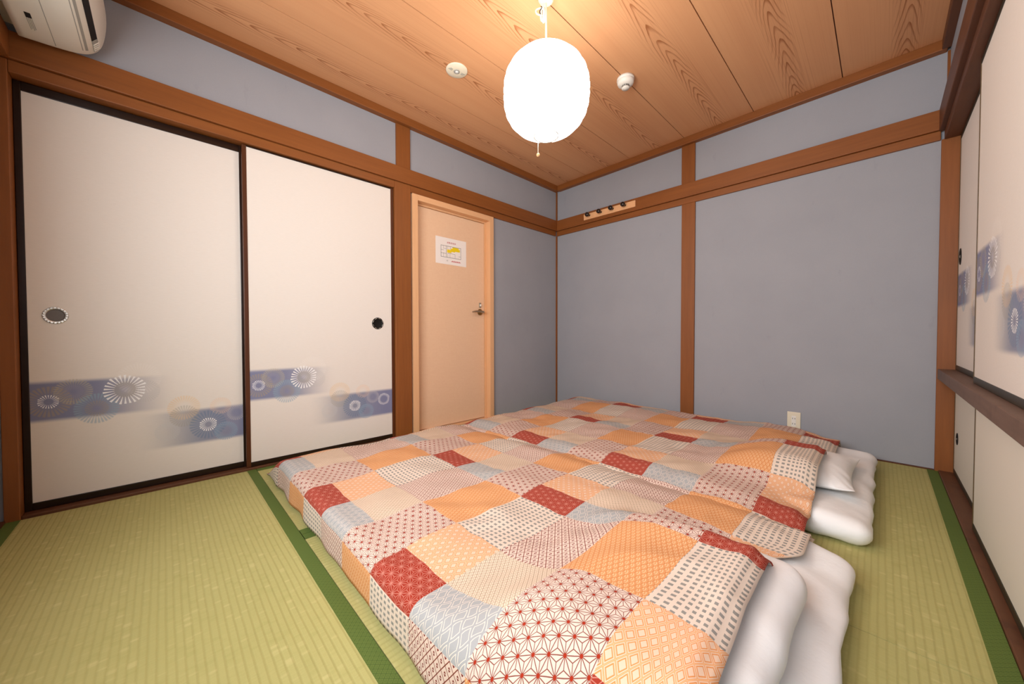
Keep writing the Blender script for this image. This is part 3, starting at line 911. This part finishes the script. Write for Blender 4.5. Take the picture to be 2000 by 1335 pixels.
def pillowcase(name, x0, x1, y0, y1, z0, h, m, wr=0.005, n=56, seed=0.0):
    """two sheets seamed around the rim, puffed between, with pointed corners"""
    bm = bmesh.new()
    cx, cy, hx, hy = (x0 + x1) / 2, (y0 + y1) / 2, (x1 - x0) / 2, (y1 - y0) / 2
    top, bot = [], []
    for i in range(n + 1):
        rt, rb = [], []
        for j in range(n + 1):
            a = math.sin(PI / 2 * (2 * i / n - 1)); b_ = math.sin(PI / 2 * (2 * j / n - 1))
            px = a * (1 - 0.10 * (1 - b_ * b_) * abs(a) ** 2); py = b_ * (1 - 0.07 * (1 - a * a) * abs(b_) ** 2)
            e = (max(0.0, 1 - abs(a) ** 2.6) * max(0.0, 1 - abs(b_) ** 2.6)) ** 0.55
            X_, Y_ = cx + px * hx, cy + py * hy
            ang = math.atan2(b_ * abs(b_), a * abs(a))
            w = (noise.noise(Vector((X_ * 8 + seed, Y_ * 8, seed))) * wr - abs(noise.noise(Vector((math.cos(ang) * 6, math.sin(ang) * 6, seed + 1)))) * wr * 1.4 * (1 - e)) * min(1, e * 5)
            zm = z0 + h * 0.34 + 0.012 * (abs(a) * abs(b_)) ** 4
            edge = i in (0, n) or j in (0, n)
            t = bm.verts.new((X_, Y_, zm + (0 if edge else h * 0.66 * e + w)))
            rt.append(t)
            rb.append(t if edge else bm.verts.new((X_, Y_, max(z0, zm - h * 0.42 * e))))
        top.append(rt); bot.append(rb)
    for i in range(n):
        for j in range(n):
            bm.faces.new((top[i][j], top[i + 1][j], top[i + 1][j + 1], top[i][j + 1]))
            q = (bot[i][j], bot[i][j + 1], bot[i + 1][j + 1], bot[i + 1][j])
            if len(set(q) - {top[i][j], top[i + 1][j], top[i + 1][j + 1], top[i][j + 1]}) > 0: bm.faces.new(q)
    return finish(bm, name, m, None, True)

o = softbox('futon_mattress', 0.40, 2.335, -2.530, -1.500, 0.001, 0.092, 0.045, 0.055, SHEET, 0.010, 44, 1.3,
            sag=lambda x, y: -0.016 * sm(2.20, 2.32, x))
tag(o, 'white sheeted floor futon under the half covered plump pillow', 'futon')
o = softbox('futon_mattress', 0.40, 2.370, -1.290, -0.170, 0.001, 0.096, 0.045, 0.055, SHEET, 0.010, 44, 8.1,
            sag=lambda x, y: -0.014 * sm(2.22, 2.36, x))
tag(o, 'white sheeted floor futon against the plaster wall below the outlet', 'futon')
PILL1 = (1.93, 2.268, -2.37, -1.825)
PILL2 = (1.93, 2.318, -1.080, -0.56)
o = softbox('pillow', *PILL1, 0.089, 0.178, 0.055, 0.10, SHEET, 0.005, 36, 4.0)
tag(o, 'plump white pillow half under grey checked duvet end, on futon away from wall', 'pillow')
o = pillowcase('pillow', *PILL2, 0.092, 0.088, SHEET, 0.006, 56, 6.5)
tag(o, 'white pillow with pointed corner on the futon by the plaster wall', 'pillow')

def duvet(label, ynear, yfar, v0, near_hang, far_hang, pil, xe, seed, under, dip, supp):
    """quilt over futon: separable roll-off at foot and sides, swelling over the pillow"""
    xr = 0.43                                    # foot rim
    du, dv = 0.013, 0.013
    u0 = xr - 0.195
    nu = int((2.25 - u0) / du); nv = int((yfar + far_hang - ynear + near_hang) / dv)
    us = [u0 + (2.25 - u0) * i / nu for i in range(nu + 1)]
    va, vb = ynear - near_hang, yfar + far_hang
    vs = [va + (vb - va) * j / nv for j in range(nv + 1)]
    def roll(d, R, H, lean):
        """d = cloth length past the rim -> outward offset, fraction of height left"""
        if d <= 0: return 0.0, 1.0
        if d < R * 1.4: return R * math.sin(d / R), 1 - (R - R * math.cos(d / R)) / H
        x1, z1 = R * math.sin(1.4), R - R * math.cos(1.4)
        e = d - R * 1.4; L = math.hypot(1, lean)
        return x1 + e * lean / L, max(0.0, 1 - (z1 + e / L) / H)
    top, bot, uvs = [], [], []
    for u in us:
        rt, rb, ru = [], [], []
        for v in vs:
            ox, fx = roll(xr - u, 0.070, 0.145, 0.42)
            x = min(u, xr) - ox if u < xr else u
            if v < ynear: oy, fy = roll(ynear - v, 0.040, 0.145, 0.03); y = ynear - oy
            elif v > yfar: oy, fy = roll(v - yfar, 0.05, 0.145, 0.2); y = yfar + oy
            else: y, fy = v, 1.0
            p0, p1, q0, q1 = pil
            # height of what lies beneath, plus the filling
            base = 0.135 + under(x, y)
            bx = sm(p0 - 0.18, p0 + 0.12, x)
            by = sm(q0 - 0.08, q0 + 0.14, y) * (1 - sm(q1 - 0.15, q1 + 0.01, y))
            base += 0.088 * bx * by
            # head end droops where no pillow lies beneath
            hd = sm(1.98, 2.24, x) * (1 - by)
            base -= 0.030 * hd + dip * math.exp(-((y - q1 - 0.05) / 0.05) ** 2) * sm(1.95, 2.15, x)
            n = noise.noise(Vector((x * 2.3 + seed, y * 3.1, seed))) * 0.016
            n += noise.noise(Vector((x * 6.5, y * 7.5 + seed, 1.7))) * 0.007
            rdg = abs(noise.noise(Vector((x * 2.2 + y * 2.8 + seed, (x - y) * 5.0, 7.3))))
            n += (0.25 - rdg) * 0.022 * (0.4 + 0.6 * sm(1.2, 2.2, x))
            n += 0.004 * noise.noise(Vector((x * 22, y * 9, seed + 3)))
            n *= 1 - 0.45 * bx * by
            z = (base + n) * max(fx, 0.0) * max(fy, 0.0)
            if fy < 0.95 and v < ynear:            # hanging side: shallow vertical folds
                y -= (1 - fy) * (0.010 * noise.noise(Vector((x * 8 + seed, 2.0, 1.0))) + 0.006 * math.sin(x * 23))
            if fx < 0.95: x -= (1 - fx) * 0.02 * noise.noise(Vector((y * 7, seed, 4.0)))
            # wavy head edge
            k = sm(2.10, 2.25, u)
            x += k * xe(v)
            z -= 0.018 * sm(2.205, 2.25, u)
            if fx >= 1.0 and fy >= 1.0: z = max(z, supp(x, y) + 0.020)
            z = max(z, 0.006)
            rt.append(Vector((x, y, z))); ru.append((u - 0.825, v - v0))
        top.append(rt); uvs.append(ru)
    bm = bmesh.new(); uvl = bm.loops.layers.uv.new('UVMap')
    I, J = len(us) - 1, len(vs) - 1
    V, B = [], []
    for i in range(I + 1):
        V.append([bm.verts.new(top[i][j]) for j in range(J + 1)])
    for i in range(I + 1):
        row = []
        for j in range(J + 1):
            e = min((I - i) * du, i * du, j * dv, (J - j) * dv)
            tx = (top[min(i + 1, I)][j] - top[max(i - 1, 0)][j]); ty = (top[i][min(j + 1, J)] - top[i][max(j - 1, 0)])
            nn = tx.cross(ty); nn.normalize()
            th = 0.004 + 0.024 * (1 - (1 - min(1.0, e / 0.07)) ** 2)
            q = top[i][j] - nn * th
            if e <= 0.0001: q = top[i][j] - nn * 0.004
            q.z = max(q.z, 0.003)
            if top[i][j].z > supp(q.x, q.y) + 0.015: q.z = max(q.z, supp(q.x, q.y) + 0.004)
            row.append(bm.verts.new(q))
        B.append(row)
    def face(vs_, uv_, mi):
        f = bm.faces.new(vs_); f.material_index = mi; f.smooth = True
        for lp_, c in zip(f.loops, uv_): lp_[uvl].uv = c
    for i in range(I):
        for j in range(J):
            ij = ((i, j), (i + 1, j), (i + 1, j + 1), (i, j + 1))
            face([V[a][b_] for a, b_ in ij], [uvs[a][b_] for a, b_ in ij], 0)
            ij = ij[::-1]
            face([B[a][b_] for a, b_ in ij], [uvs[a][b_] for a, b_ in ij], 1)
    for i in range(I):
        for j in (0, J):
            face([V[i][j], V[i + 1][j], B[i + 1][j], B[i][j]], [uvs[i][j]] * 4, 0)
    for j in range(J):
        for i in (0, I):
            face([V[i][j], V[i][j + 1], B[i][j + 1], B[i][j]], [uvs[i][j]] * 4, 0)
    o = finish(bm, 'duvet', [PATCH, LINING])
    return tag(o, label, 'duvet')

def xe1(v):
    # head edge of the first quilt: straight over the pillow, pulled in where it droops, out again beyond
    return -0.045 + 0.02 * (1 - sm(-2.6, -2.1, v)) - 0.030 * math.exp(-((v + 1.78) / 0.05) ** 2) + 0.030 * sm(-1.76, -1.66, v)
def xe2(v):
    return -0.040 - 0.050 * math.exp(-((v + 0.60) / 0.06) ** 2) + 0.010 * sm(-0.55, -0.45, v)
duvet('patchwork print duvet hanging to the tatami, on the futon away from the wall', -2.545, -1.455, -2.600, 0.150, 0.03, (1.86, 2.258, -2.55, -1.825), xe1, 3.1,
      lambda x, y: -0.030 * sm(-1.60, -1.44, y), 0.030,
      lambda x, y: 0.094 * (1 - sm(-1.53, -1.47, y)) * (1 - 0.12 * sm(2.2, 2.32, x)))
duvet('patchwork print duvet overlapping its neighbour, beside the plaster wall', -1.475, -0.150, -1.470, 0.030, 0.14, (1.93, 2.318, -1.20, -0.665), xe2, 9.4,
      lambda x, y: -0.020 * (1 - sm(-1.475, -1.38, y)) + 0.014 * sm(-0.60, -0.45, y), 0.016,
      lambda x, y: 0.098 * sm(-1.33, -1.26, y) * (1 - 0.10 * sm(2.2, 2.36, x)))
